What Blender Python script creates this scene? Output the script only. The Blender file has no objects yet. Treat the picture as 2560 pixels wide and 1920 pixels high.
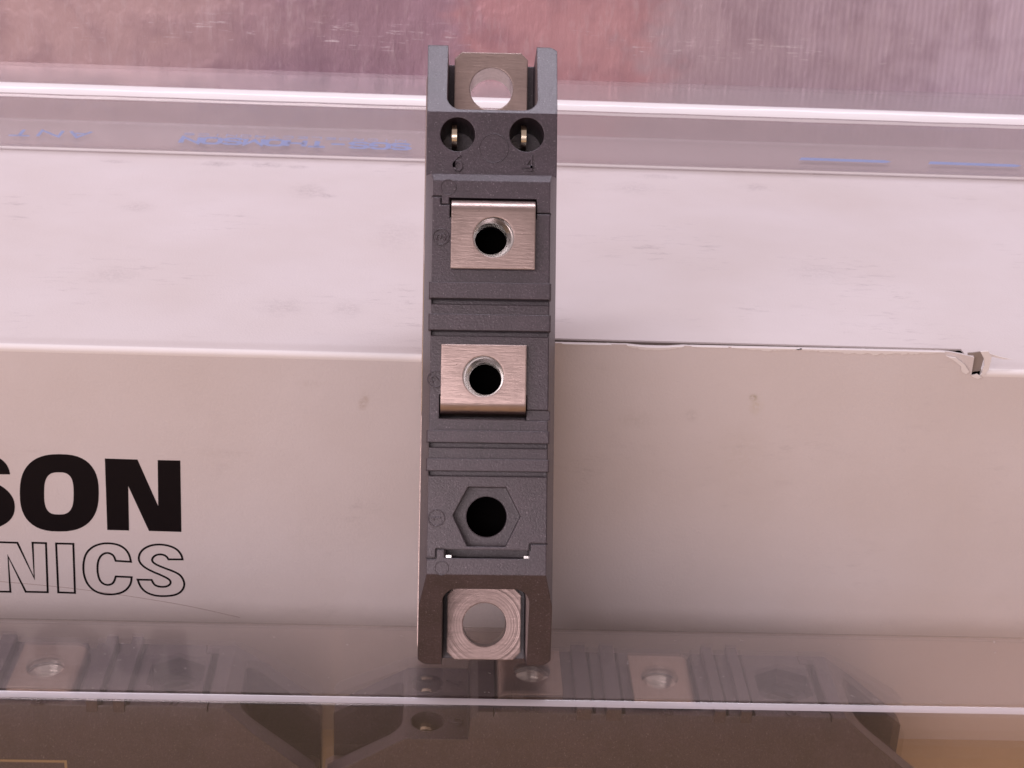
import bpy, bmesh, math, random
from mathutils import Vector, Matrix, noise
from mathutils.geometry import tessellate_polygon

random.seed(7)
S = 0.001                      # every shape below is written in millimetres
scene = bpy.context.scene
col = scene.collection

# ------------------------------------------------------------------ camera
def camera_axes(pitch, yaw, roll):
    p, y, r = (math.radians(a) for a in (pitch, yaw, roll))
    fwd = Vector((math.sin(y)*math.cos(p), math.cos(y)*math.cos(p), -math.sin(p)))
    right = Vector((math.cos(y), -math.sin(y), 0))
    up = right.cross(fwd)
    return math.cos(r)*right + math.sin(r)*up, math.cos(r)*up - math.sin(r)*right, fwd

cam_data = bpy.data.cameras.new('camera')
cam = bpy.data.objects.new('camera', cam_data)
col.objects.link(cam)
R_, U_, F_ = camera_axes(24.0, 2.6, 2.5)
M = Matrix((R_, U_, -F_)).transposed().to_4x4()
M.translation = Vector((0, -247, 182))*S
cam.matrix_world = M
cam_data.sensor_width = 36
cam_data.lens = 36*4150/2560
cam_data.clip_start = 0.01
cam_data.clip_end = 20
cam_data.dof.use_dof = True
cam_data.dof.focus_distance = 0.244
cam_data.dof.aperture_fstop = 128
scene.camera = cam

# ------------------------------------------------------------------ light
world = bpy.data.worlds.new('World')
scene.world = world
world.use_nodes = True
bg = world.node_tree.nodes['Background']
bg.inputs['Color'].default_value = (1.0, 0.78, 0.78, 1)
bg.inputs['Strength'].default_value = 0.39

def area_lamp(name, loc, target, sx, sy, watts, color):
    d = bpy.data.lights.new(name, 'AREA')
    d.shape = 'RECTANGLE'; d.size = sx; d.size_y = sy
    d.energy = watts; d.color = color
    o = bpy.data.objects.new(name, d); col.objects.link(o)
    o.location = loc
    o.rotation_euler = (Vector(target)-Vector(loc)).to_track_quat('-Z', 'Y').to_euler()
    return o
area_lamp('ceiling_lamp', (-0.05, 0.20, 1.0), (0, 0.05, 0.08), 1.20, 0.14, 5.8, (0.92, 0.865, 1.0))
area_lamp('front_fill', (-0.58, -1.08, 0.60), (0, 0, 0.06), 1.25, 0.40, 8.3, (1.0, 0.83, 0.88))  # added soft fill from the camera side to brighten the carton front

scene.view_settings.view_transform = 'Standard'
scene.view_settings.look = 'None'
scene.view_settings.exposure = 0
scene.view_settings.gamma = 1
scene.render.engine = 'CYCLES'
scene.cycles.use_denoising = True
scene.cycles.max_bounces = 8
scene.cycles.diffuse_bounces = 3
scene.cycles.transparent_max_bounces = 16
scene.cycles.transmission_bounces = 8
scene.cycles.sample_clamp_indirect = 6

# ------------------------------------------------------------------ materials
class Mat:
    def __init__(s, name):
        s.m = bpy.data.materials.new(name); s.m.use_nodes = True
        s.t = s.m.node_tree; s.n = s.t.nodes
        s.shared = {}
        s.p = s.n['Principled BSDF']; s.out = s.n['Material Output']
        tc = s.n.new('ShaderNodeTexCoord'); mp = s.n.new('ShaderNodeMapping')
        mp.inputs['Scale'].default_value = (1000, 1000, 1000)
        s.link(tc.outputs['Object'], mp.inputs['Vector']); s.mm = mp.outputs['Vector']
    def link(s, a, b): s.t.links.new(a, b)
    def val(s, sock, v):
        if hasattr(v, 'is_output'): s.link(v, sock)
        elif isinstance(v, (tuple, list)) and len(v) == 3 and sock.type == 'RGBA': sock.default_value = (*v, 1)
        else: sock.default_value = v
    def scaled(s, sc, loc=(0, 0, 0), src=None):
        mp = s.n.new('ShaderNodeMapping'); mp.inputs['Scale'].default_value = sc; mp.inputs['Location'].default_value = loc
        s.link(src or s.mm, mp.inputs['Vector']); return mp.outputs['Vector']
    def turned(s, sc, deg):
        mp = s.n.new('ShaderNodeMapping'); mp.inputs['Scale'].default_value = sc
        mp.inputs['Rotation'].default_value = (0, math.radians(deg), math.radians(deg))
        s.link(s.mm, mp.inputs['Vector']); return mp.outputs['Vector']
    def noise(s, scale, detail=3, rough=.5, vec=None, dist=0):
        n = s.n.new('ShaderNodeTexNoise'); n.inputs['Scale'].default_value = scale
        n.inputs['Detail'].default_value = detail; n.inputs['Roughness'].default_value = rough; n.inputs['Distortion'].default_value = dist
        s.link(vec or s.mm, n.inputs['Vector']); return n.outputs['Fac']
    def ramp(s, fac, stops):
        r = s.n.new('ShaderNodeValToRGB'); e = r.color_ramp.elements
        while len(e) > 1: e.remove(e[-1])
        for i, (p, c) in enumerate(stops):
            k = e[0] if i == 0 else e.new(p)
            k.position = p; k.color = (*c, 1) if len(c) == 3 else c
        s.link(fac, r.inputs['Fac']); return r.outputs['Color']
    def math(s, op, a, b=0.0, clamp=False):
        n = s.n.new('ShaderNodeMath'); n.operation = op; n.use_clamp = clamp
        s.val(n.inputs[0], a); s.val(n.inputs[1], b); return n.outputs[0]
    def mix(s, fac, a, b, blend='MIX'):
        n = s.n.new('ShaderNodeMix'); n.data_type = 'RGBA'; n.blend_type = blend
        s.val(n.inputs[0], fac); s.val(n.inputs[6], a); s.val(n.inputs[7], b); return n.outputs[2]
    def step(s, fac, lo, hi):
        n = s.n.new('ShaderNodeMapRange'); n.interpolation_type = 'SMOOTHSTEP'
        s.val(n.inputs[0], fac); n.inputs[1].default_value = lo; n.inputs[2].default_value = hi
        return n.outputs[0]
    def spot(s, centre, radii, soft, wob=.35, freq=.5):
        """soft-edged irregular blotch at a place on the thing (mm)"""
        v = s.n.new('ShaderNodeVectorMath'); v.operation = 'SUBTRACT'; s.link(s.mm, v.inputs[0]); v.inputs[1].default_value = centre
        w = s.n.new('ShaderNodeVectorMath'); w.operation = 'DIVIDE'; s.link(v.outputs[0], w.inputs[0]); w.inputs[1].default_value = radii
        l = s.n.new('ShaderNodeVectorMath'); l.operation = 'LENGTH'; s.link(w.outputs[0], l.inputs[0])
        if freq not in s.shared: s.shared[freq] = s.math('SUBTRACT', s.noise(freq, 4, .65), .5)
        d = s.math('ADD', l.outputs['Value'], s.math('MULTIPLY', s.shared[freq], wob*4))
        return s.step(d, 1.0, 1.0-soft)
    def bump(s, h, strength, dist, bevel=None):
        b = s.n.new('ShaderNodeBump'); b.inputs['Strength'].default_value = strength; b.inputs['Distance'].default_value = dist
        s.link(h, b.inputs['Height'])
        if bevel: s.link(s.bevel(bevel), b.inputs['Normal'])
        s.link(b.outputs['Normal'], s.p.inputs['Normal']); return b
    def bevel(s, r):
        b = s.n.new('ShaderNodeBevel'); b.samples = 4; b.inputs['Radius'].default_value = r; return b.outputs['Normal']
    def set(s, **k):
        for a, v in k.items(): s.val(s.p.inputs[a.replace('_', ' ')], v)
        return s

def housing_material():
    m = Mat('dark_moulded_plastic')
    speck = m.step(m.noise(3.6, 2, .6), .67, .73)
    fine = m.noise(3.4, 3, .75)
    broad = m.noise(.25, 3, .5)
    base = m.ramp(broad, [(.3, (.032, .021, .031)), (.7, (.048, .031, .045))])
    c = m.mix(m.math('MULTIPLY', speck, .6), base, (.36, .33, .36))
    c = m.mix(m.math('MULTIPLY', m.step(fine, .50, .75), .6), c, (.13, .10, .125))
    c = m.mix(m.math('MULTIPLY', m.step(fine, .45, .25), .7), c, (.012, .008, .011))
    m.set(Base_Color=c, Roughness=.33)
    m.p.inputs['Specular IOR Level'].default_value = .88
    m.bump(m.noise(3.2, 3, .75), .28, .00014, .00024)
    return m.m

def nickel_material(name, rings=None, tint=(.47, .375, .34), brush=(.3, 2.6, 1)):
    m = Mat(name)
    br = m.noise(1.0, 4, .7, m.scaled(brush))
    cl = m.noise(.35, 3, .6)
    c = m.mix(m.step(cl, .35, .75), tint, tuple(x*.86 for x in tint))
    c = m.mix(m.math('MULTIPLY', m.step(br, .45, .7), .35), c, tuple(x*.62 for x in tint))
    m.set(Base_Color=c, Metallic=1.0)
    h = br
    m.shared['brush'] = br
    if rings:
        v = m.n.new('ShaderNodeVectorMath'); v.operation = 'SUBTRACT'; m.link(m.mm, v.inputs[0]); v.inputs[1].default_value = rings
        w = m.n.new('ShaderNodeVectorMath'); w.operation = 'MULTIPLY'; m.link(v.outputs[0], w.inputs[0]); w.inputs[1].default_value = (1, 1, 0)
        l = m.n.new('ShaderNodeVectorMath'); l.operation = 'LENGTH'; m.link(w.outputs[0], l.inputs[0])
        n1 = m.n.new('ShaderNodeTexNoise'); n1.noise_dimensions = '1D'; n1.inputs['Scale'].default_value = 2.4; n1.inputs['Detail'].default_value = 4
        m.link(l.outputs['Value'], n1.inputs['W'])
        h = m.math('ADD', m.math('MULTIPLY', br, .3), m.math('MULTIPLY', n1.outputs['Fac'], 1.2))
    m.val(m.p.inputs['Roughness'], m.math('ADD', .20, m.math('MULTIPLY', br, .22)))
    m.bump(h, .35, .00008, .0003)
    return m.m

def simple(name, color, rough=.5, metal=0.0):
    m = Mat(name); m.set(Base_Color=color, Roughness=rough, Metallic=metal); return m.m

def board_material(name, face):
    """white coated carton board with scuffs; face 'top' or 'front' picks where the marks are"""
    m = Mat(name)
    c = m.ramp(m.noise(.03, 3, .5), [(.3, (.74, .68, .66)), (.7, (.80, .75, .75))])
    c = m.mix(m.math('MULTIPLY', m.step(m.noise(1.6, 3, .7), .69, .76), .30), c, (.45, .40, .38))
    grime = m.math('MULTIPLY', m.step(m.noise(.045, 3, .6), .50, .72), m.step(m.noise(.5, 4, .75, m.turned((.35, 1.1, 1.1), 24)), .52, .74))
    c = m.mix(m.math('MULTIPLY', grime, .5 if face == 'top' else .22), c, (.33, .29, .30))
    marks = []
    if face == 'top':
        for x, y, rx, ry, a in [(-50, 103.5, 5, 3, .5), (-40, 104, 6, 2.5, .55), (-29, 86, 5, 7, .3), (-25, 83, 2.5, 2, .5), (-62, 72, 5, 5, .2),
                                (-59, 33, 7, 6, .18), (-28, 20, 6, 6, .22), (-17, 20, 4, 6, .22), (-10, 60, 7, 14, .16), (46, 104, 6, 3, .35),
                                (67, 98, 5, 4, .3), (40, 95, 8, 6, .2), (-72, 103, 4, 2, .35), (70, 45, 9, 8, .15), (-33, 103, 4, 2, .4)]:
            marks.append(((x, y, 76.4), (rx, ry, 9), a, (.30, .26, .27)))
        fold = m.spot((20, 2.5, 76.4), (200, 2.2, 9), .8, .1)
        c = m.mix(m.math('MULTIPLY', fold, .22), c, (.50, .43, .40))
    else:
        marks += [((51.1, 0, 70.6), (1.1, 9, .9), .75, (.34, .29, .14)), ((51.6, 0, 69.2), (1.8, 9, 2.4), .3, (.55, .48, .26)),
                  ((50, 0, 60), (6, 9, 9), .12, (.55, .48, .36)), ((-12.8, 0, 68), (1.3, 9, 2.6), .42, (.42, .32, .22)),
                  ((-22, 0, 71), (4, 9, 1.0), .12, (.4, .34, .28)), ((32, 0, 66), (5, 9, 2), .16, (.42, .38, .32)), ((41, 0, 67), (2, 9, 1.6), .25, (.42, .38, .36)),
                  ((-36, 0, 58), (6, 9, 1.2), .14, (.45, .38, .33))]
    grain = m.step(m.noise(1.1, 4, .75), .36, .62)
    for ctr, rad, a, colr in marks:
        f = m.math('MULTIPLY', m.spot(ctr, rad, .9, .45, .55), a)
        f = m.math('MULTIPLY', f, grain)
        c = m.mix(f, c, colr)
    m.set(Base_Color=c, Roughness=.48)
    m.p.inputs['Specular IOR Level'].default_value = .35
    h = m.math('ADD', m.math('MULTIPLY', m.noise(.06, 3, .5), 6.0), m.noise(2.2, 3, .6))
    m.bump(h, .4, .00014)
    return m.m

def clear_plastic(name, tint, haze, haze_color, gloss_rough, blur=0.0, pass_on=.3, dust=0.0, blur_share=.14):
    """clear extruded tube plastic: sees through, mirrors by Fresnel, slightly milky"""
    m = Mat(name); m.n.remove(m.p)
    tr = m.n.new('ShaderNodeBsdfTransparent'); tr.inputs['Color'].default_value = (*tint, 1)
    last = tr.outputs[0]
    if blur:
        rf = m.n.new('ShaderNodeBsdfRefraction'); rf.inputs['IOR'].default_value = 1.12; rf.inputs['Roughness'].default_value = blur
        rf.inputs['Color'].default_value = (*tint, 1)
        a = m.n.new('ShaderNodeMixShader'); a.inputs[0].default_value = blur_share
        m.link(last, a.inputs[1]); m.link(rf.outputs[0], a.inputs[2]); last = a.outputs[0]
    df = m.n.new('ShaderNodeBsdfDiffuse'); df.inputs['Color'].default_value = (*haze_color, 1)
    tl = m.n.new('ShaderNodeBsdfTranslucent'); tl.inputs['Color'].default_value = (*haze_color, 1)
    h0 = m.n.new('ShaderNodeMixShader'); h0.inputs[0].default_value = pass_on
    m.link(df.outputs[0], h0.inputs[1]); m.link(tl.outputs[0], h0.inputs[2])
    h1 = m.n.new('ShaderNodeMixShader')
    if dust: m.val(h1.inputs[0], m.math('ADD', haze, m.math('MULTIPLY', m.step(m.noise(1.3, 2, .6), .72, .76), dust)))
    else: h1.inputs[0].default_value = haze
    m.link(last, h1.inputs[1]); m.link(h0.outputs[0], h1.inputs[2])
    gl = m.n.new('ShaderNodeBsdfGlossy'); gl.inputs['Roughness'].default_value = gloss_rough
    bp = m.n.new('ShaderNodeBump'); bp.inputs['Strength'].default_value = .12; bp.inputs['Distance'].default_value = .0002
    m.link(m.noise(.5, 1, .6, m.scaled((.25, 1, 1))), bp.inputs['Height'])
    m.link(bp.outputs['Normal'], gl.inputs['Normal'])
    fr = m.n.new('ShaderNodeFresnel'); ge = m.n.new('ShaderNodeNewGeometry')
    m.link(m.math('ADD', 1.48, m.math('MULTIPLY', ge.outputs['Backfacing'], 1/1.48-1.48)), fr.inputs['IOR'])   # same mirror strength on both sides of the wall
    g = m.n.new('ShaderNodeMixShader'); m.link(fr.outputs[0], g.inputs[0])
    m.link(h1.outputs[0], g.inputs[1]); m.link(gl.outputs[0], g.inputs[2])
    m.link(g.outputs[0], m.out.inputs['Surface'])
    return m.m

def painted_reflection_material():
    m = Mat('sheet_with_painted_reflections')  # room reflections painted into the base colour as hue zones and streaks
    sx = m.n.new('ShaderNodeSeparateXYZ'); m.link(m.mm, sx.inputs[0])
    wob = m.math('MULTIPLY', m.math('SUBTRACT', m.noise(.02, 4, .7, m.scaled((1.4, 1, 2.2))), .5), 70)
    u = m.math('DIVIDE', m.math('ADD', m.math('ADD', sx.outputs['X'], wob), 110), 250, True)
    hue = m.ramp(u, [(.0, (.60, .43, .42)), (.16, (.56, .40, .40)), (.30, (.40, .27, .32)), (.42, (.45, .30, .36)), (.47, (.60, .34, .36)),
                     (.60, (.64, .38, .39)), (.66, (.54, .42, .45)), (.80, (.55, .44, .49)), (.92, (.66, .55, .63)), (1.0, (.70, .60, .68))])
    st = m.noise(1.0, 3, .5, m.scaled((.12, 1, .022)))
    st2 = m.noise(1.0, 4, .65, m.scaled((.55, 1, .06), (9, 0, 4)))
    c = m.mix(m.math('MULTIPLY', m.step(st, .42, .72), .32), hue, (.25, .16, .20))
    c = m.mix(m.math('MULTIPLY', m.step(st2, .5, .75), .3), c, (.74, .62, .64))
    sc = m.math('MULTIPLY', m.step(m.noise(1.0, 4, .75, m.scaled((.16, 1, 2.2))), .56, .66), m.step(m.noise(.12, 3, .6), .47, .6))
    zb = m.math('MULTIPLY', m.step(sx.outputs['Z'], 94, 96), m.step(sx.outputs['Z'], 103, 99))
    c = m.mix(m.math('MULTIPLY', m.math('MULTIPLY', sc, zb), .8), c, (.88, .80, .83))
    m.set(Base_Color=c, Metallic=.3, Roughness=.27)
    wv = m.n.new('ShaderNodeTexWave'); wv.bands_direction = 'X'; wv.inputs['Scale'].default_value = .22; wv.inputs['Distortion'].default_value = 1.5; m.link(m.mm, wv.inputs['Vector'])
    m.bump(m.math('ADD', m.math('MULTIPLY', m.math('MULTIPLY', wv.outputs['Fac'], m.step(sx.outputs['X'], 20, 110)), .3), m.math('ADD', m.math('MULTIPLY', st, 2), st2)), .4, .0004)
    return m.m

MAT = dict(
    housing=housing_material(),
    nickel=nickel_material('brushed_nickel_plate'),
    ring_nickel=nickel_material('turned_nickel_plate', rings=(.1, -35.9, 0), tint=(.25, .195, .178)),
    steel=simple('zinc_plated_steel', (.78, .78, .76), .2, 1.0),
    pin=simple('tinned_brass', (.80, .72, .55), .22, 1.0),
    board_top=board_material('white_carton_board_top', 'top'),
    board=board_material('white_carton_board_front', 'front'),
    paper=simple('torn_white_paper', (.90, .86, .84), .8),
    kraft=simple('grey_carton_core', (.30, .25, .22), .9),
    ink=simple('black_printing_ink', (.008, .005, .006), .6),
    scratch=simple('faint_pencil_scratch', (.48, .40, .38), .7),
    blue=simple('blue_printing_ink', (.20, .44, 1.0), .5),
    label_ink=simple('pale_yellow_print', (.34, .25, .13), .6),
    tube_front=clear_plastic('hazy_clear_tube_plastic', (.985, .965, .95), .02, (.70, .60, .56), .10, .10),
    tube_rear=clear_plastic('clear_tube_plastic', (.98, .97, .97), .18, (.93, .88, .90), .06),
    tube_top_haze=clear_plastic('tube_top_plastic_with_lit_veil', (.985, .965, .95), .18, (.74, .66, .66), .12, .12, dust=.4, blur_share=.35),  # lit veil over the top wall painted as extra haze; specks are dust
    tube_glint=clear_plastic('pale_corner_glint', (.95, .93, .93), .55, (.88, .85, .91), .16, pass_on=.05),  # pale corner strip: lamp highlight painted into the plastic colour
    tube_glint_white=clear_plastic('white_corner_glint', (.95, .94, .94), .96, (.98, .97, .98), .18, pass_on=.0),  # white band painted along the corner in place of the lamp highlight
    painted_reflections=painted_reflection_material(),
    shade_fill=simple('black_shade_fill', (.004, .003, .003), .9),  # near-black colour standing in for the shade inside the sockets
    dark=simple('dark_rubber', (.05, .04, .04), .6),
)
def table_material():
    m = Mat('tan_table_laminate')
    c = m.ramp(m.noise(1, 4, .6, m.scaled((.01, .12, .1))), [(.3, (.48, .33, .175)), (.7, (.56, .40, .22))])
    m.set(Base_Color=c, Roughness=.5); return m.m
MAT['table'] = table_material()
MAT['ink'].node_tree.nodes['Principled BSDF'].inputs['Specular IOR Level'].default_value = .15
MAT['shade_fill'].node_tree.nodes['Principled BSDF'].inputs['Specular IOR Level'].default_value = .1

# ------------------------------------------------------------------ mesh helpers (millimetres)
class Shape:
    def __init__(s): s.v = []; s.f = []
    def add(s, verts, faces):
        k = len(s.v); s.v += [tuple(p) for p in verts]; s.f += [tuple(i+k for i in f) for f in faces]; return s
    def box(s, a, b):
        (x0, y0, z0), (x1, y1, z1) = a, b
        return s.add([(x0, y0, z0), (x1, y0, z0), (x1, y1, z0), (x0, y1, z0), (x0, y0, z1), (x1, y0, z1), (x1, y1, z1), (x0, y1, z1)],
                     [(3, 2, 1, 0), (4, 5, 6, 7), (0, 1, 5, 4), (1, 2, 6, 5), (2, 3, 7, 6), (3, 0, 4, 7)])
    def prism(s, loop, w0, w1, place):
        """loop of 2-d points swept from w0 to w1; place(a, b, w) -> point"""
        n = len(loop)
        v = [place(a, b, w0) for a, b in loop] + [place(a, b, w1) for a, b in loop]
        return s.add(v, [tuple(range(n)), tuple(range(2*n-1, n-1, -1))] + [(i, i+n, (i+1) % n+n, (i+1) % n) for i in range(n)])
    def holed(s, outer, holes, w0, w1, place):
        loops = [outer] + holes
        flat = [p for l in loops for p in l]; n = len(flat)
        tris = tessellate_polygon([[Vector((a, b, 0)) for a, b in l] for l in loops])
        v = [place(a, b, w0) for a, b in flat] + [place(a, b, w1) for a, b in flat]
        f = [tuple(t) for t in tris] + [tuple(i+n for i in reversed(t)) for t in tris]
        k = 0
        for l in loops:
            m = len(l); f += [(k+i, k+i+n, k+(i+1) % m+n, k+(i+1) % m) for i in range(m)]; k += m
        return s.add(v, f)
    def lathe(s, prof, centre, seg=48):
        """closed profile of (r, z) turned about the z axis"""
        n = len(prof); cx, cy = centre
        v = [(cx+r*math.cos(2*math.pi*k/seg), cy+r*math.sin(2*math.pi*k/seg), z) for k in range(seg) for r, z in prof]
        return s.add(v, [(k*n+i, ((k+1) % seg)*n+i, ((k+1) % seg)*n+(i+1) % n, k*n+(i+1) % n) for k in range(seg) for i in range(n)])
    def ribbon(s, pts, width, place, h0, h1, closed=False):
        """flat stroke of given width along 2-d points, h0..h1 thick, mitred"""
        P = [Vector(p) for p in pts]; n = len(P); L = []; Rr = []
        for i in range(n):
            a = P[i-1] if (i > 0 or closed) else None; b = P[(i+1) % n] if (i < n-1 or closed) else None
            d1 = (P[i]-a).normalized() if a is not None and (P[i]-a).length > 1e-6 else None
            d2 = (b-P[i]).normalized() if b is not None and (b-P[i]).length > 1e-6 else None
            d1 = d1 or d2; d2 = d2 or d1
            n1 = Vector((-d1.y, d1.x)); n2 = Vector((-d2.y, d2.x)); m = (n1+n2)
            m = m.normalized() if m.length > 1e-3 else n1
            k = min(2.2, 1/max(.2, m.dot(n1)))
            L.append(P[i]+m*width/2*k); Rr.append(P[i]-m*width/2*k)
        v = [place(p.x, p.y, h) for h in (h0, h1) for p in L+Rr]; N = 2*n; f = []
        for i in range(n if closed else n-1):
            j = (i+1) % n
            f += [(i, j, n+j, n+i), (N+i, N+n+i, N+n+j, N+j), (i, N+i, N+j, j), (n+i, n+j, N+n+j, N+n+i)]
        if not closed: f += [(0, n, N+n, N), (n-1, N+n-1, N+2*n-1, 2*n-1)]
        return s.add(v, f)
    def mesh(s, name):
        me = bpy.data.meshes.new(name); me.from_pydata(s.v, [], s.f)
        bm = bmesh.new(); bm.from_mesh(me); bmesh.ops.recalc_face_normals(bm, faces=bm.faces); bm.to_mesh(me); bm.free()
        return me

def finish(name, me, mat, parent=None, smooth=True, angle=32):
    me.transform(Matrix.Scale(S, 4))
    if smooth:
        for p in me.polygons: p.use_smooth = True
        me.set_sharp_from_angle(angle=math.radians(angle))
    me.materials.clear(); me.materials.append(mat)
    o = bpy.data.objects.new(name, me); col.objects.link(o); o.parent = parent
    return o
def obj(name, shape, mat, parent=None, **k): return finish(name, shape.mesh(name), mat, parent, **k)
def tag(o, label=None, category=None, group=None, kind=None):
    for k, v in (('label', label), ('category', category), ('group', group), ('kind', kind)):
        if v: o[k] = v
    return o
def empty(name, label, category, group=None):
    o = bpy.data.objects.new(name, None); o.empty_display_size = .01; col.objects.link(o)
    return tag(o, label, category, group)

def boolean(me, shapes, op='DIFFERENCE'):
    a = bpy.data.objects.new('work', me); col.objects.link(a); tmp = []
    for sh in shapes:
        b = bpy.data.objects.new('cutter', sh.mesh('cutter')); col.objects.link(b); tmp.append(b)
        md = a.modifiers.new('b', 'BOOLEAN'); md.object = b; md.operation = op; md.solver = 'EXACT'
    dg = bpy.context.evaluated_depsgraph_get(); dg.update()
    res = bpy.data.meshes.new_from_object(a.evaluated_get(dg))
    for b in tmp: bpy.data.objects.remove(b)
    bpy.data.objects.remove(a)
    return res

XY = lambda a, b, w: (a, b, w)      # swept along z
YZ = lambda a, b, w: (w, a, b)      # loop in y,z swept along x
XZ = lambda a, b, w: (a, w, b)      # loop in x,z swept along y
def circle(cx, cy, r, n=48): return [(cx+r*math.cos(2*math.pi*i/n), cy+r*math.sin(2*math.pi*i/n)) for i in range(n)]
def rounded(x0, y0, x1, y1, r, n=8):
    """r: radius or (bottom-left, bottom-right, top-right, top-left)"""
    rs = r if isinstance(r, tuple) else (r,)*4; out = []
    for (cx, cy, a0), q in zip(((x0, y0, 180), (x1, y0, 270), (x1, y1, 0), (x0, y1, 90)), rs):
        if q <= 0: out.append((cx, cy)); continue
        ox = cx+q if cx == x0 else cx-q; oy = cy+q if cy == y0 else cy-q
        out += [(ox+q*math.cos(math.radians(a0+90*i/n)), oy+q*math.sin(math.radians(a0+90*i/n))) for i in range(n+1)]
    return out
def chamfered(x0, y0, x1, y1, c0, c1):
    """c0 cuts the two corners at y0, c1 those at y1"""
    l = [(x0+c0, y0), (x1-c0, y0), (x1, y0+c0), (x1, y1-c1), (x1-c1, y1), (x0+c1, y1), (x0, y1-c1), (x0, y0+c0)]
    out = []
    for p in l:
        if not out or (abs(p[0]-out[-1][0])+abs(p[1]-out[-1][1])) > 1e-6: out.append(p)
    return out
def smooth_loop(pts, closed=True, it=2, sharp=60):
    """corner cutting that keeps sharp corners"""
    for _ in range(it):
        n = len(pts); out = []
        for i in range(n):
            a, b, c = Vector(pts[i-1]), Vector(pts[i]), Vector(pts[(i+1) % n])
            if not closed and i in (0, n-1): out.append(tuple(b)); continue
            d1, d2 = b-a, c-b
            if d1.length < 1e-6 or d2.length < 1e-6: continue
            if math.degrees(d1.angle(d2)) > sharp: out.append(tuple(b))
            else: out += [tuple(b-d1*.25), tuple(b+d2*.25)]
        pts = out
    return pts

# ------------------------------------------------------------------ the table
TABLE = 3.3
tag(obj('table_top', Shape().box((-900, -900, TABLE-20), (900, 700, TABLE)), MAT['table']), kind='structure')

# ------------------------------------------------------------------ the carton
GLYPH_O_OUTER = [(-56.86, 50.18), (-57.0, 48.75), (-57.19, 47.7), (-57.47, 46.78), (-57.84, 45.96), (-58.28, 45.22), (-58.8, 44.58), (-59.4, 44.02), (-60.07, 43.56), (-60.82, 43.19), (-61.66, 42.92), (-62.61, 42.74), (-63.91, 42.66), (-65.2, 42.68), (-66.13, 42.81), (-66.93, 43.04), (-67.63, 43.38), (-68.24, 43.81), (-68.76, 44.33), (-69.2, 44.95), (-69.53, 45.66), (-69.78, 46.47), (-69.93, 47.38), (-69.98, 48.42), (-69.91, 49.85), (-69.75, 51.27), (-69.54, 52.31), (-69.25, 53.21), (-68.88, 54.02), (-68.43, 54.73), (-67.91, 55.35), (-67.32, 55.89), (-66.65, 56.34), (-65.91, 56.69), (-65.09, 56.96), (-64.16, 57.13), (-62.89, 57.21), (-61.62, 57.19), (-60.71, 57.07), (-59.92, 56.85), (-59.23, 56.53), (-58.62, 56.12), (-58.1, 55.61), (-57.67, 55.01), (-57.32, 54.31), (-57.06, 53.53), (-56.89, 52.63), (-56.82, 51.6)]
GLYPH_O_INNER = [(-61.03, 49.96), (-61.11, 48.99), (-61.2, 48.39), (-61.3, 47.9), (-61.43, 47.48), (-61.59, 47.12), (-61.77, 46.8), (-61.97, 46.54), (-62.21, 46.32), (-62.48, 46.15), (-62.78, 46.02), (-63.15, 45.94), (-63.75, 45.9), (-64.35, 45.91), (-64.71, 45.97), (-65.0, 46.08), (-65.25, 46.24), (-65.45, 46.45), (-65.62, 46.71), (-65.76, 47.01), (-65.86, 47.37), (-65.93, 47.79), (-65.97, 48.27), (-65.97, 48.86), (-65.91, 49.84), (-65.82, 50.82), (-65.74, 51.4), (-65.63, 51.89), (-65.5, 52.3), (-65.34, 52.66), (-65.16, 52.97), (-64.96, 53.23), (-64.72, 53.45), (-64.46, 53.62), (-64.15, 53.74), (-63.79, 53.82), (-63.19, 53.86), (-62.6, 53.85), (-62.25, 53.79), (-61.96, 53.68), (-61.72, 53.52), (-61.51, 53.32), (-61.34, 53.07), (-61.2, 52.77), (-61.1, 52.42), (-61.03, 52.01), (-60.99, 51.53), (-60.98, 50.94)]
GLYPH_BIG_N = [(-55.48, 56.6), (-50.15, 56.55), (-47.14, 47.91), (-46.83, 56.53), (-43.12, 56.55), (-43.48, 43.08), (-48.91, 43.14), (-51.93, 51.61), (-52.24, 43.14), (-55.87, 43.16)]
GLYPH_BIG_S = [(-71.22, 53.27), (-75.02, 53.18), (-75.42, 53.97), (-76.35, 54.14), (-77.21, 53.77), (-77.27, 53.12), (-76.5, 52.52), (-73.51, 51.52), (-71.94, 50.34), (-71.0, 48.73), (-70.9, 47.1), (-71.26, 45.58), (-72.2, 44.31), (-73.73, 43.31), (-75.72, 42.51), (-77.9, 42.24), (-80.03, 42.6), (-81.59, 43.81), (-82.15, 45.44), (-82.21, 46.81), (-78.2, 46.91), (-78.04, 45.96), (-77.13, 45.51), (-76.03, 45.73), (-75.38, 46.3), (-75.43, 47.12), (-76.21, 47.73), (-79.22, 48.66), (-80.78, 49.84), (-81.45, 51.45), (-81.01, 53.61), (-79.77, 55.38), (-77.79, 56.5), (-75.87, 56.87), (-74.0, 56.73), (-72.63, 56.24), (-71.76, 55.33), (-71.33, 54.27)]
GLYPH_OUTLINE_N = [(-74.94, 40.36), (-71.08, 40.31), (-68.78, 33.45), (-68.54, 40.38), (-66.3, 40.35), (-66.71, 30.73), (-70.43, 30.73), (-72.87, 37.66), (-73.03, 30.67), (-75.53, 30.67)]
GLYPH_OUTLINE_I = [(-64.61, 40.33), (-61.73, 40.32), (-62.1, 30.69), (-64.92, 30.74)]
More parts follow.
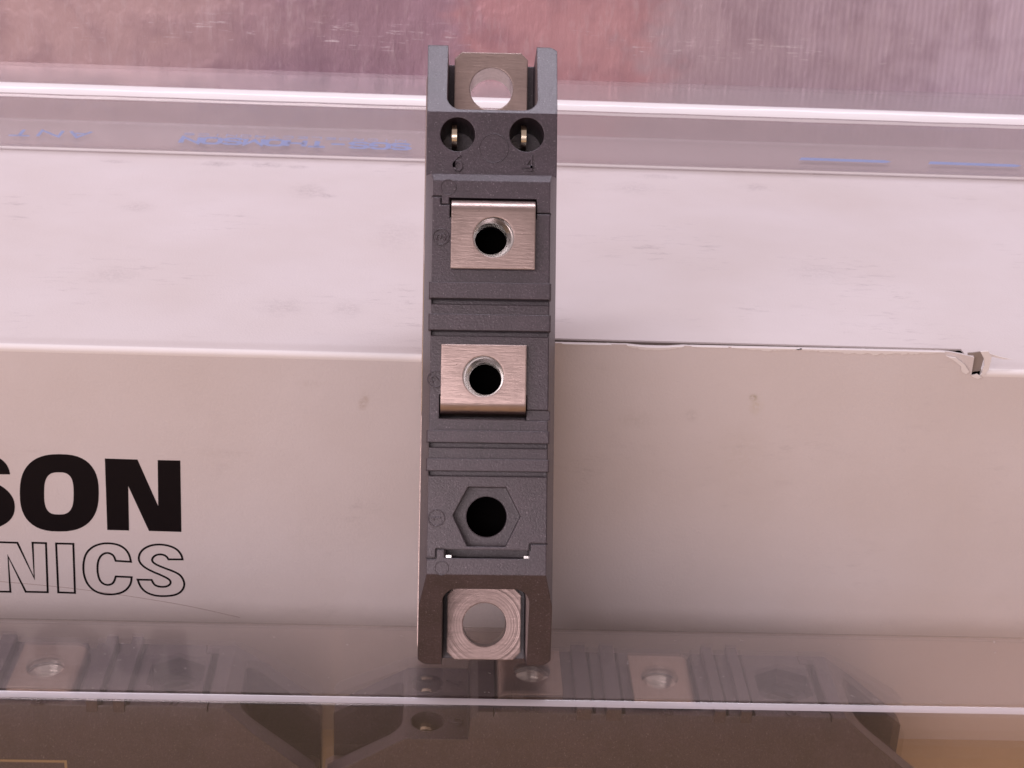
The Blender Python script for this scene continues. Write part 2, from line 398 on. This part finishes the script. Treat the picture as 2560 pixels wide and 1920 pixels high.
GLYPH_OUTLINE_C = [(-52.25, 37.06), (-54.81, 37.19), (-55.11, 38.31), (-56.05, 38.8), (-57.05, 38.41), (-57.77, 37.26), (-58.03, 35.42), (-57.89, 33.71), (-57.39, 32.72), (-56.43, 32.31), (-55.42, 32.77), (-54.98, 34.12), (-52.29, 34.04), (-52.48, 32.69), (-53.41, 31.38), (-54.68, 30.69), (-56.66, 30.44), (-58.6, 30.97), (-59.86, 32.38), (-60.39, 34.36), (-60.33, 36.49), (-59.79, 38.48), (-58.66, 39.77), (-57.29, 40.42), (-55.82, 40.63), (-54.14, 40.36), (-53.02, 39.55), (-52.43, 38.38)]
GLYPH_OUTLINE_S = [(-43.51, 37.74), (-45.88, 37.69), (-46.26, 38.39), (-47.17, 38.7), (-48.16, 38.42), (-48.74, 37.62), (-48.48, 36.92), (-47.29, 36.24), (-44.64, 35.16), (-43.74, 34.33), (-43.31, 32.91), (-43.76, 31.6), (-44.83, 30.71), (-46.57, 30.39), (-48.42, 30.43), (-49.99, 31.03), (-50.92, 32.16), (-51.29, 33.58), (-48.93, 33.58), (-48.56, 32.64), (-47.72, 32.23), (-46.49, 32.26), (-45.72, 32.85), (-45.74, 33.57), (-46.64, 34.26), (-49.52, 35.62), (-50.68, 36.72), (-50.99, 37.85), (-50.43, 39.27), (-49.05, 40.29), (-47.33, 40.61), (-45.64, 40.37), (-44.33, 39.7), (-43.64, 38.59)]
TOPZ = 76.4
carton = empty('carton', 'worn white cardboard carton with black SON and outlined NICS lettering on its front', 'carton')
CX0, CX1, CBACK = -210, 250, 400
TAB0, TAB1 = 17.9, 86.5
obj('front_panel', Shape().box((CX0, 0, TABLE+.02), (CX1, .6, TOPZ-1.0)), MAT['board'], carton, smooth=False)
top = Shape()
xs = [CX0, TAB0-.3, TAB0-.299, 88.0, 88.001, CX1]
top.box((CX0, 1.0, TOPZ-.3), (TAB0-.3, CBACK, TOPZ)).box((TAB0-.3, 9.15, TOPZ-.3), (87.2, CBACK, TOPZ)).box((87.2, 1.0, TOPZ-.3), (CX1, CBACK, TOPZ))
obj('top_panel', top, MAT['board_top'], carton, smooth=False)
obj('side_panel', Shape().box((CX0, .61, TABLE+.02), (CX0+.6, CBACK-.61, TOPZ-.61)), MAT['board'], carton, smooth=False)
obj('side_panel', Shape().box((CX1-.6, .61, TABLE+.02), (CX1, CBACK-.61, TOPZ-.61)), MAT['board'], carton, smooth=False)
obj('back_panel', Shape().box((CX0, CBACK-.6, TABLE+.02), (CX1, CBACK, TOPZ-.61)), MAT['board'], carton, smooth=False)
obj('bottom_panel', Shape().box((CX0+.7, .7, TABLE+.3), (CX1-.7, CBACK-.7, TABLE+.8)), MAT['kraft'], carton, smooth=False)
def crease(x0, x1, seed):
    """rounded, dented fold where the front panel turns into the top panel"""
    s = Shape(); n = int((x1-x0)/1.6); k = 9; v = []; r0 = 1.0
    for i in range(n+1):
        x = x0+(x1-x0)*i/n
        w = .10*noise.noise(Vector((x*.22, seed, 0)))+.05*noise.noise(Vector((x*.9, seed, 4)))
        for j in range(k):
            a = math.pi/2*j/(k-1); b = math.sin(2*a); r = r0+(w+.10)*b
            v.append((x, r0-r*math.cos(a), TOPZ-r0+r*math.sin(a)))
        v.append((x, r0, TOPZ-r0))
    m = k+1
    f = [(i*m+j, (i+1)*m+j, (i+1)*m+(j+1) % m, i*m+(j+1) % m) for i in range(n) for j in range(m)]
    s.add(v, f+[tuple(range(m)), tuple(n*m+j for j in range(m))])
    return obj('fold_edge', s, MAT['paper'], carton, angle=60)
crease(CX0, TAB0-.35, 1); crease(88.2, CX1, 5)
# lock tab that stands above the fold, with a ragged upper edge
tabl = [(TAB0, TOPZ-1.0)]; tabr = []
n = 120
ups = []
for i in range(n+1):
    x = TAB0+(TAB1-TAB0)*i/n; t = i/n
    z = 79.35+.35*t+.03*noise.noise(Vector((x*1.3, 0, 0)))
    if 29.5 < x < 38.5: z -= .28*math.sin(math.pi*(x-29.5)/9)
    if x > 81: z -= .15*(x-81)**1.5*.5
    ups.append((x, z))
tab = Shape().prism([(TAB0, TOPZ-1.0), (TAB1, TOPZ-1.0)]+ups[::-1], 0.0, .5, XZ)
tab_o = obj('lock_tab', tab, MAT['board'], carton, smooth=False)
obj('slit_shade_flap', Shape().prism([(.52, 78.9), (7.75, 76.2), (7.75, 70), (7.2, 70), (7.2, 75.6), (.52, 78.2)], TAB0, TAB1, YZ), MAT['board'], carton, smooth=False)  # hidden flap added to keep the slit behind the tab dark
obj('slit_shade_wall', Shape().box((TAB0, 9.6, 62), (TAB1, 10.0, TOPZ-.31)), MAT['kraft'], carton, smooth=False)  # wall added behind the slit so that the gap stays dark
def torn_strip(x0, x1, top_of, depth, seed, y=-.30, thick=.32):
    n = max(6, int((x1-x0)*3)); up = []; lo = []
    for i in range(n+1):
        x = x0+(x1-x0)*i/n; t = i/n; e = math.sin(math.pi*min(1, max(0, t)))**.5
        d = depth*e*(.55+.9*abs(noise.noise(Vector((x*.45, seed, 0))))+.35*noise.noise(Vector((x*2.1, seed, 1))))
        zt = top_of(x); up.append((x, zt)); lo.append((x, zt-max(.05, d)))
    return obj('torn_paper', Shape().prism(up+lo[::-1], y, y+thick, XZ), MAT['paper'], tab_o)
tz = lambda x: min(ups, key=lambda p: abs(p[0]-x))[1]-.02
torn_strip(29.5, 38.8, tz, .75, 2); torn_strip(40, 46, tz, .25, 3); torn_strip(46.5, 58, tz, .55, 9); torn_strip(57, 81.5, tz, .8, 13); torn_strip(19, 27, tz, .18, 21)
# torn curl at the end of the slit
def curl(pts, w, seed, name='torn_paper'):
    s = Shape(); v = []
    for i, (x, y, z) in enumerate(pts):
        q = w*(.6+.5*abs(noise.noise(Vector((i*1.3, seed, 0)))))
        v += [(x-q/2, y, z+.05), (x+q/2, y-.25, z-.1), (x+q/2, y-.05, z-.2), (x-q/2, y+.2, z-.05)]
    m = 4; f = [(i*m+j, (i+1)*m+j, (i+1)*m+(j+1) % m, i*m+(j+1) % m) for i in range(len(pts)-1) for j in range(m)]
    s.add(v, f+[(0, 1, 2, 3), tuple((len(pts)-1)*m+j for j in range(m))])
    return obj(name, s, MAT['paper'], tab_o, angle=80)
def flake(outline, y, thick, seed):
    pts = []
    for k in range(len(outline)):
        a, b = Vector(outline[k]), Vector(outline[(k+1) % len(outline)])
        for t in (0, .34, .67):
            q = a.lerp(b, t); d = .16*noise.noise(Vector((q.x*2.3, q.y*2.3, seed))); pts.append((q.x+d, q.y-d*.7))
    return obj('torn_paper', Shape().prism(pts, y, y+thick, XZ), MAT['paper'], tab_o, smooth=False)
flake([(87.3, 79.9), (88.6, 80.0), (89.3, 78.9), (89.2, 76.9), (88.6, 75.9), (87.9, 75.6), (88.3, 77.4), (88.1, 78.6)], -.30, .35, 2)
flake([(81.8, 79.0), (83.4, 78.7), (85.0, 77.6), (85.9, 76.4), (85.5, 75.9), (84.7, 76.3), (84.4, 77.3), (83.2, 78.2)], -.45, .3, 5)
flake([(85.6, 79.2), (87.6, 79.5), (88.3, 78.4), (88.0, 76.2), (86.6, 75.8), (86.0, 77.0)], .55, .3, 15).data.materials[0] = MAT['kraft']
flake([(86.3, 75.7), (87.4, 75.9), (88.2, 75.4), (87.6, 75.1), (86.9, 75.3)], -.4, .35, 9)
flake([(88.8, 79.2), (91.5, 78.5), (93.2, 78.2), (91.6, 78.2), (89.2, 78.7)], .9, .2, 12)
# printed lettering
FACE = lambda a, b, w: (a, w, b)
obj('printed_letter', Shape().holed(GLYPH_O_OUTER, [GLYPH_O_INNER], -.05, .02, FACE), MAT['ink'], carton, smooth=False)
obj('printed_letter', Shape().holed(GLYPH_BIG_N, [], -.05, .02, FACE), MAT['ink'], carton, smooth=False)
obj('printed_letter', Shape().holed(smooth_loop(GLYPH_BIG_S), [], -.05, .02, FACE), MAT['ink'], carton, smooth=False)
for g in (GLYPH_OUTLINE_N, GLYPH_OUTLINE_I):
    obj('outlined_letter', Shape().ribbon(g, .34, FACE, -.05, .02, True), MAT['ink'], carton, smooth=False)
for g in (GLYPH_OUTLINE_C, GLYPH_OUTLINE_S):
    obj('outlined_letter', Shape().ribbon(smooth_loop(g), .34, FACE, -.05, .02, True), MAT['ink'], carton, smooth=False)
obj('scratch_line', Shape().ribbon(smooth_loop([(-90, 33.6), (-74.6, 32.7), (-62, 31.6), (-52.4, 30.2), (-43, 28.6), (-34.1, 26.4)], False), .10, FACE, -.03, .02), MAT['scratch'], carton, smooth=False)

# ------------------------------------------------------------------ clear tubes
def tube(name, y0, z0, y1, z1, r, wall, mat, label, x0, x1, seed, wobble, edge_mat, glint_outer, glint_inner, top_mat=None, cols=150):
    root = empty(name, label, 'tube')
    lo = .9; outer = rounded(y0, z0, y1, z1, (lo, lo, r, r), 10); inner = rounded(y0+wall, z0+wall, y1-wall, z1-wall, (.25, .25, max(.25, r-wall), max(.25, r-wall)), 10)
    m = len(outer); v = []; f = []
    for i in range(cols+1):
        x = x0+(x1-x0)*i/cols
        for lp, sgn in ((outer, 1), (inner, -1)):
            for j, (y, z) in enumerate(lp):
                d = wobble*noise.noise(Vector((x*.09, j*.6, seed)))+wobble*.5*noise.noise(Vector((x*.35, j*.6, seed+sgn)))
                cy, cz = (y0+y1)/2, (z0+z1)/2
                sy = 0 if abs(y-y0) < .01 or abs(y-y1) < .01 else 1
                top_only = 1 if z > cz+1 else 0
                corner = 1 if (abs(y-y0) < r and abs(z-z1) < r) else .3
                v.append((x, y+d*corner*(1 if y > cy else -1)*.6, z+d*corner*top_only))
    W = 2*m
    for i in range(cols):
        a, b = i*W, (i+1)*W
        f += [(a+j, a+(j+1) % m, b+(j+1) % m, b+j) for j in range(m)]
        f += [(a+m+(j+1) % m, a+m+j, b+m+j, b+m+(j+1) % m) for j in range(m)]
    for a in (0, cols*W): f += [(a+j, a+(j+1) % m, a+m+(j+1) % m, a+m+j) for j in range(m)]
    w = obj('tube_wall', Shape().add(v, f), MAT[mat], root, angle=50)
    w.data.materials.append(MAT[edge_mat])
    if top_mat: w.data.materials.append(MAT[top_mat])
    for i in range(cols):
        for j in glint_outer: w.data.polygons[i*2*m+j].material_index = 1
        if top_mat: w.data.polygons[i*2*m+32].material_index = 2
        for j in glint_inner: w.data.polygons[i*2*m+m+j].material_index = 1
    return root
T1Y0, T1Y1, T1H = -35.4, -12.9, 34.3
tube('clear_tube', T1Y0, TABLE+.02, T1Y1, T1H, 1.7, .7, 'tube_front', 'hazy clear plastic tube in front of the carton holding two dark modules', -170, 190, 3, .02, 'tube_glint', range(35, 39), (), 'tube_top_haze')
T2Y0, T2Y1, T2Z1 = 109.0, 133.2, 90.8
tube2 = tube('clear_tube', T2Y0, TOPZ+.02, T2Y1, T2Z1, 3.0, .9, 'tube_rear', 'empty clear plastic tube with blue print lying across the carton top', -205, 245, 8, .09, 'tube_glint_white', [0, 1, 2, 3, 4, 5, 6, 33, 34, 35, 36, 37, 38, 39], [40, 41])

STROKES = {   # unit box 0..1 wide, 0..1 high
    'A': [[(0, 0), (.5, 1), (1, 0)], [(.2, .35), (.8, .35)]], 'N': [[(0, 0), (0, 1), (1, 0), (1, 1)]], 'T': [[(.5, 0), (.5, 1)], [(0, 1), (1, 1)]],
    'I': [[(.5, 0), (.5, 1)]], 'S': [[(1, .8), (.8, 1), (.2, 1), (0, .8), (.15, .55), (.85, .45), (1, .2), (.8, 0), (.2, 0), (0, .2)]],
    'C': [[(1, .8), (.8, 1), (.2, 1), (0, .8), (0, .2), (.2, 0), (.8, 0), (1, .2)]], 'O': [[(.2, 0), (0, .2), (0, .8), (.2, 1), (.8, 1), (1, .8), (1, .2), (.8, 0), (.2, 0)]],
    'G': [[(1, .8), (.8, 1), (.2, 1), (0, .8), (0, .2), (.2, 0), (.8, 0), (1, .2), (1, .5), (.6, .5)]], 'H': [[(0, 0), (0, 1)], [(1, 0), (1, 1)], [(0, .5), (1, .5)]],
    'M': [[(0, 0), (0, 1), (.5, .2), (1, 1), (1, 0)]], '-': [[(.1, .45), (.9, .45)]], 'E': [[(1, 0), (0, 0), (0, 1), (1, 1)], [(0, .5), (.8, .5)]],
    'L': [[(0, 1), (0, 0), (1, 0)]], 'R': [[(0, 0), (0, 1), (.8, 1), (1, .8), (1, .6), (.8, .45), (0, .45)], [(.5, .45), (1, 0)]],
    '6': [[(.85, .98), (.5, .95), (.18, .72), (.05, .42), (.08, .18)], [(.3, 0), (.08, .16), (.08, .42), (.3, .58), (.7, .58), (.92, .42), (.92, .16), (.7, 0), (.3, 0)]],
    '4': [[(.75, 0), (.75, 1), (.05, .3), (1, .3)]], '3': [[(.1, .9), (.5, 1), (.9, .8), (.8, .58), (.45, .52), (.85, .42), (.95, .2), (.5, 0), (.05, .1)]],
    '2': [[(.05, .75), (.25, 1), (.75, 1), (.95, .75), (.8, .5), (.05, 0), (1, 0)]], '1': [[(.2, .7), (.55, 1), (.55, 0)]],
}
def write(word, origin, pitch, wide, high, stroke, place, h0, h1, shape=None):
    s = shape or Shape()
    for i, ch in enumerate(word):
        for st in STROKES.get(ch, []):
            s.ribbon([(origin[0]+i*pitch+a*wide, origin[1]+b*high) for a, b in st], stroke, place, h0+.0005*i, h1+.0005*i)
    return s
UP = lambda x0, y0: (lambda a, b, w: (x0-a, y0-b, w))        # lettering read from behind the carton
PZ = TOPZ+.95
obj('blue_print', write('SGS-THOMSON', (0, 0), 4.72, 3.8, 4.6, 1.2, UP(-9.0, 120.4), PZ, PZ+.03), MAT['blue'], tube2, smooth=False)
obj('blue_print', write('MICROELECTRONICS', (0, 0), 3.2, 2.2, 1.6, .22, UP(-10.0, 123.6), PZ, PZ+.03), MAT['blue'], tube2, smooth=False)
obj('blue_print', write('ANTISTATIC', (0, 0), 6.4, 4.6, 4.8, .8, UP(-81.0, 122.2), PZ, PZ+.03), MAT['blue'], tube2, smooth=False)
for a, b in ((79.7, 101.2), (109.5, 131.4), (139.5, 161)):
    obj('blue_print', Shape().prism([(a, 117.2), (a+1, 119.2), (b-1.5, 119.0), (b, 118.2), (b-1.5, 117.0)], PZ, PZ+.03, XY), MAT['blue'], tube2, smooth=False)

# ------------------------------------------------------------------ sheet with painted reflections behind the rear tube
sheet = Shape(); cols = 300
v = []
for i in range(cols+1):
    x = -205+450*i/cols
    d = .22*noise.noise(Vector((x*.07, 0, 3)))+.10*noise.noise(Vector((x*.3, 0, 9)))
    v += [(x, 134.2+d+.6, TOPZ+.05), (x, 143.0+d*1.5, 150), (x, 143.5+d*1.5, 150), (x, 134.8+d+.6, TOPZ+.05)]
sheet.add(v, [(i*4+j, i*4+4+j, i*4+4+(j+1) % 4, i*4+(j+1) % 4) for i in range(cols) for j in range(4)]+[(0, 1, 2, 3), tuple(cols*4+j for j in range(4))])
tag(obj('ribbed_sheet', sheet, MAT['painted_reflections'], None), 'sheet with painted mauve reflections standing upright behind the empty clear tube', 'sheet')

# ------------------------------------------------------------------ the semiconductor module
FZ = -1.6           # level of the plastic face; the contact plates lie at 0
def build_module(label):
    root = empty('semiconductor_module', label, 'module')
    side = [(-41.4, -26.2), (-41.4, -13.4), (-27.5, FZ), (30.0, FZ), (31.2, FZ-1.0), (31.5, -6.0), (41.3, -6.0), (53.5, -13.2), (53.5, -26.2)]
    cross = [(-10.35, -26.2), (-10.0, -13), (-9.75, -5.6), (-8.6, FZ), (8.6, FZ), (9.75, -5.6), (10.0, -13), (10.35, -26.2)]
    cross = [(a, b+(.01 if b < -20 else 0)-(0 if b < -2 else -.01)) for a, b in cross]
    body = Shape().prism(side, -14, 14, YZ).mesh('housing')
    me = boolean(body, [Shape().prism(cross, -60, 70, XZ), Shape().prism(rounded(-10.6, -41.5, 10.6, 53.6, (2.6, 2.6, 2.4, 1.2), 8), -40, 10, XY)], 'INTERSECT')
    slot_c3 = Shape().box((-6.1, 24.5, -9), (6.65, 27.45, 3)); slot_c2 = Shape().box((-7.2, -5.0, -9), (5.55, -1.5, 3))
    hexa = [(-5.0, -19.0), (-2.85, -23.45), (2.7, -23.45), (4.85, -19.0), (2.7, -14.85), (-2.85, -14.85)]
    def groove(x0, y0, x1, y1, d=.7): return Shape().box((x0, y0, FZ-d), (x1, y1, 3))
    cutters = [
        Shape().prism(rounded(-6.4, -50, 6.4, -29.6, (0, 0, 2.2, 2.2), 8), -24.5, 5, XY),
        Shape().prism(rounded(-6.85, 41.8, 6.85, 62, (2.2, 2.2, 0, 0), 8), -24.5, 5, XY),
        Shape().prism(circle(.1, -35.9, 3.5), -40, 5, XY), Shape().prism(circle(0, 48.8, 3.6), -40, 5, XY),
        Shape().prism(circle(-5.15, 37.9, 2.6), -16, 5, XY), Shape().prism(circle(5.2, 38.05, 2.6), -16, 5, XY),
        Shape().prism(hexa, FZ-3.2, 5, XY), Shape().prism(circle(-.05, -19.15, 2.95), -24, 5, XY),
        Shape().prism(circle(.0, 21.6, 3.55), -7, 5, XY), Shape().prism(circle(.0, 21.6, 2.7), -24, 5, XY),
        Shape().prism(circle(-.55, .95, 3.55), -7, 5, XY), Shape().prism(circle(-.55, .95, 2.7), -24, 5, XY),
        slot_c3, slot_c2,
        Shape().box((-8.2, -22.6, -24.3), (8.2, 29, -9.2)),                              # the hollow inside
        *[groove(-8.55, y-.7, 8.55, y+.3, 1.7) for y in (12.45, 7.8, -8.5, -12.6)],        # channel cut along each rib to make its shadow line
        groove(-5.95, -25.15, 6.15, -23.9, 6),                                           # slot below the hexagon
        groove(-9.9, -25.35, -7.25, -25.1), groove(-7.4, -25.2, -7.18, -23.8), groove(-7.3, -23.95, -6.0, -23.75),
        groove(-6.12, -25.1, -5.9, -23.85),
        groove(6.1, -23.4, 6.35, -24.0), groove(6.12, -23.9, 6.36, -22.95), groove(6.2, -23.05, 9.9, -22.85),
        groove(-9.9, 27.5, -7.3, 27.75), groove(-7.5, 26.45, -7.28, 27.6), groove(-7.4, 26.35, -6.0, 26.55), groove(-6.25, 26.45, -6.0, 27.5),
        groove(6.5, 25.2, 9.9, 25.45),
        Shape().prism(rounded(5.3, -5.15, 9.05, -3.55, (0, .6, .6, 0), 5), FZ-1.3, 3, XY),
        groove(8.62, 7, 8.75, 25.2, .25), groove(8.62, -3.5, 8.75, 7.2, .25), groove(8.62, -22.9, 8.75, -5.3, .25),
    ]
    me = boolean(me, cutters)
    housing = finish('housing', me, MAT['housing'], root, angle=25)
    for y0, y1 in ((12.45, 14.8), (7.8, 10.15), (-8.5, -6.75), (-12.6, -10.85)):
        prof = [(-8.95, -2.6), (8.85, -2.6), (8.85, -.5), (8.65, -.25), (-8.75, -.25), (-8.95, -.5)]
        obj('rib', Shape().prism(prof, y0, y1, XZ), MAT['housing'], housing, smooth=False)
    # moulded marks
    raised = lambda x0, y0: (lambda a, b, w: (x0+a, y0+b, w))
    turned = lambda x0, y0: (lambda a, b, w: (x0-b, y0+a, w))       # turned a quarter to the left
    obj('moulded_numeral', write('6', (0, 0), 1, 1.35, 2.2, .38, raised(-5.75, 32.45), -6.05, -5.62), MAT['housing'], housing)
    obj('moulded_numeral', write('4', (0, 0), 1, 1.4, 2.2, .38, raised(4.9, 32.45), -6.05, -5.62), MAT['housing'], housing)
    for dig, cx, cy in (('3', -7.35, 21.6), ('2', -7.75, .7), ('1', -7.35, -19.4)):
        s = Shape().lathe([(1.08, FZ-.1), (1.26, FZ-.1), (1.26, FZ+.16), (1.08, FZ+.16)], (cx, cy), 32)
        write(dig, (0, 0), 1, 1.0, 1.35, .26, turned(cx+.68, cy-.5), FZ-.05, FZ+.2, s)
        obj('moulded_numeral', s, MAT['housing'], housing)
    for cx, cy, z, r in ((.3, 35.9, -6, 2.2), (-6.35, 29.0, FZ, 1.15), (-6.45, -26.6, FZ, 1.0)):
        obj('ejector_mark', Shape().lathe([(r-.12, z-.1), (r+.06, z-.1), (r+.06, z+.03), (r-.12, z+.03)], (cx, cy), 40), MAT['housing'], housing)
    obj('socket_shade', Shape().box((-8.1, -22.5, -24.2), (8.1, 28.9, -13.5)), MAT['shade_fill'], housing, smooth=False)  # black block added inside so that the sockets look dark
    # base plate with its two drilled pads
    base = Shape()
    base.holed(rounded(-10.5, -41.2, 10.5, 53.3, 2.0, 6), [circle(.1, -35.9, 3.38), circle(0, 48.8, 3.45)], -28.3, -26.22, XY)
    bp = obj('base_plate', base, MAT['nickel'], root)
    obj('mounting_pad', Shape().holed(chamfered(-5.75, -41.3, 5.75, -30.15, 1.2, 1.2), [circle(.1, -35.9, 3.36)], -26.3, -21, XY), MAT['ring_nickel'], bp)
    obj('mounting_pad', Shape().holed(chamfered(-5.9, 42.6, 5.75, 54.7, .01, 1.1), [circle(0, 48.8, 3.43)], -26.3, -21, XY), MAT['nickel'], bp)
    # contact plates, folded down into the housing at one end
    def contact(x0, x1, yfree, yfold, hole):
        sg = 1 if yfold > yfree else -1; r = 1.9; t = 1.0; cy = yfold-sg*r
        arc = [(cy+sg*r*math.sin(a), -r+r*math.cos(a)) for a in [math.pi/2*i/10 for i in range(11)]]
        inn = [(cy+sg*(r-t)*math.sin(a), -r+(r-t)*math.cos(a)) for a in [math.pi/2*i/10 for i in range(11)]]
        prof = [(yfree, -t), (yfree, 0)] + arc + [(yfold, -6.5), (yfold-sg*t, -6.5)] + inn[::-1]
        m = Shape().prism(prof, x0, x1, YZ).mesh('contact_plate')
        m = boolean(m, [Shape().prism(circle(*hole, 2.95), -1.35, 3, XY)])
        return finish('contact_plate', m, MAT['nickel'], root, angle=40)
    c3 = contact(-5.86, 6.42, 16.8, 27.15, (.35, 21.45)); c2 = contact(-7.0, 5.35, 5.7, -4.42, (-.85, 1.1))
    for (cx, cy), par in (((.0, 21.6), c3), ((-.55, .95), c2)):
        prof = [(3.5, -6.6), (3.5, -1.75), (2.95, -1.75), (2.75, -1.95)]
        for k in range(6): prof += [(2.38, -2.3-.72*k), (2.72, -2.66-.72*k)]
        prof += [(2.45, -6.6)]
        obj('threaded_nut', Shape().lathe(prof, (cx, cy), 48), MAT['steel'], par, angle=20)
    for x, y in ((-5.65, 38.2), (4.8, 38.25)):
        tip = [(y-1.85, -15.5), (y+1.85, -15.5)] + [(y+1.85*math.cos(a), -8.6+1.7*math.sin(a)) for a in [math.pi*k/14 for k in range(15)]]
        obj('gate_pin', Shape().prism(tip, x-.38, x+.38, YZ), MAT['pin'], root)
    for a, b in ((-5.88, -5.1), (5.4, 6.08)):
        obj('terminal_tab', Shape().box((a, -25.12, -7.55), (b, -24.75, -2.7)), MAT['steel'], root)
    # printed frame on the side of the housing
    xw = lambda z: -(10.0+(-13-z)*.0265 if z < -13 else 9.75+(-5.6-z)*.0338)
    fr = Shape()
    SIDE = lambda a, b, w: (xw(b)-w, a, b)
    fr.ribbon([(-3.2, -11.2), (18.8, -11.2), (18.8, -22.5), (-3.2, -22.5)], .4, SIDE, -.05, .06, True)
    fr.ribbon([(0, -13.4), (15.5, -13.4)], .5, SIDE, -.05, .06).ribbon([(0, -16.2), (12.0, -16.2)], .5, SIDE, -.05, .06)
    obj('label_frame', fr, MAT['label_ink'], housing, smooth=False)
    return root
def children(o): return [c for c in bpy.data.objects if c.parent == o]
def copy_tree(o, parent=None):
    c = o.copy(); col.objects.link(c); c.parent = parent
    for ch in children(o): copy_tree(ch, c)
    return c

module = build_module('dark grey module standing upright, leaning on the carton edge')
def place(o, X, Y, Z, at):
    m = Matrix((X, Y, Z)).transposed().to_4x4(); m.translation = Vector(at)*S; o.matrix_world = m
inside = []
for x0, lab in ((36.75, 'dark module lying inside the clear tube, the one below and right of the upright module'),
                (-60.2, 'dark module lying inside the clear tube, the one below the carton lettering')):
    c = copy_tree(module); c['label'] = lab; c['group'] = 'modules inside the front tube'
    place(c, (0, 1, 0), (-1, 0, 0), (0, 0, 1), (x0, (T1Y0+T1Y1)/2, TABLE+.74+28.33))
place(module, (.9999, -.008, .0146), (-.009, .4773, .8787), (-.014, -.8787, .4771), (6.65, -27.97, 84.29))
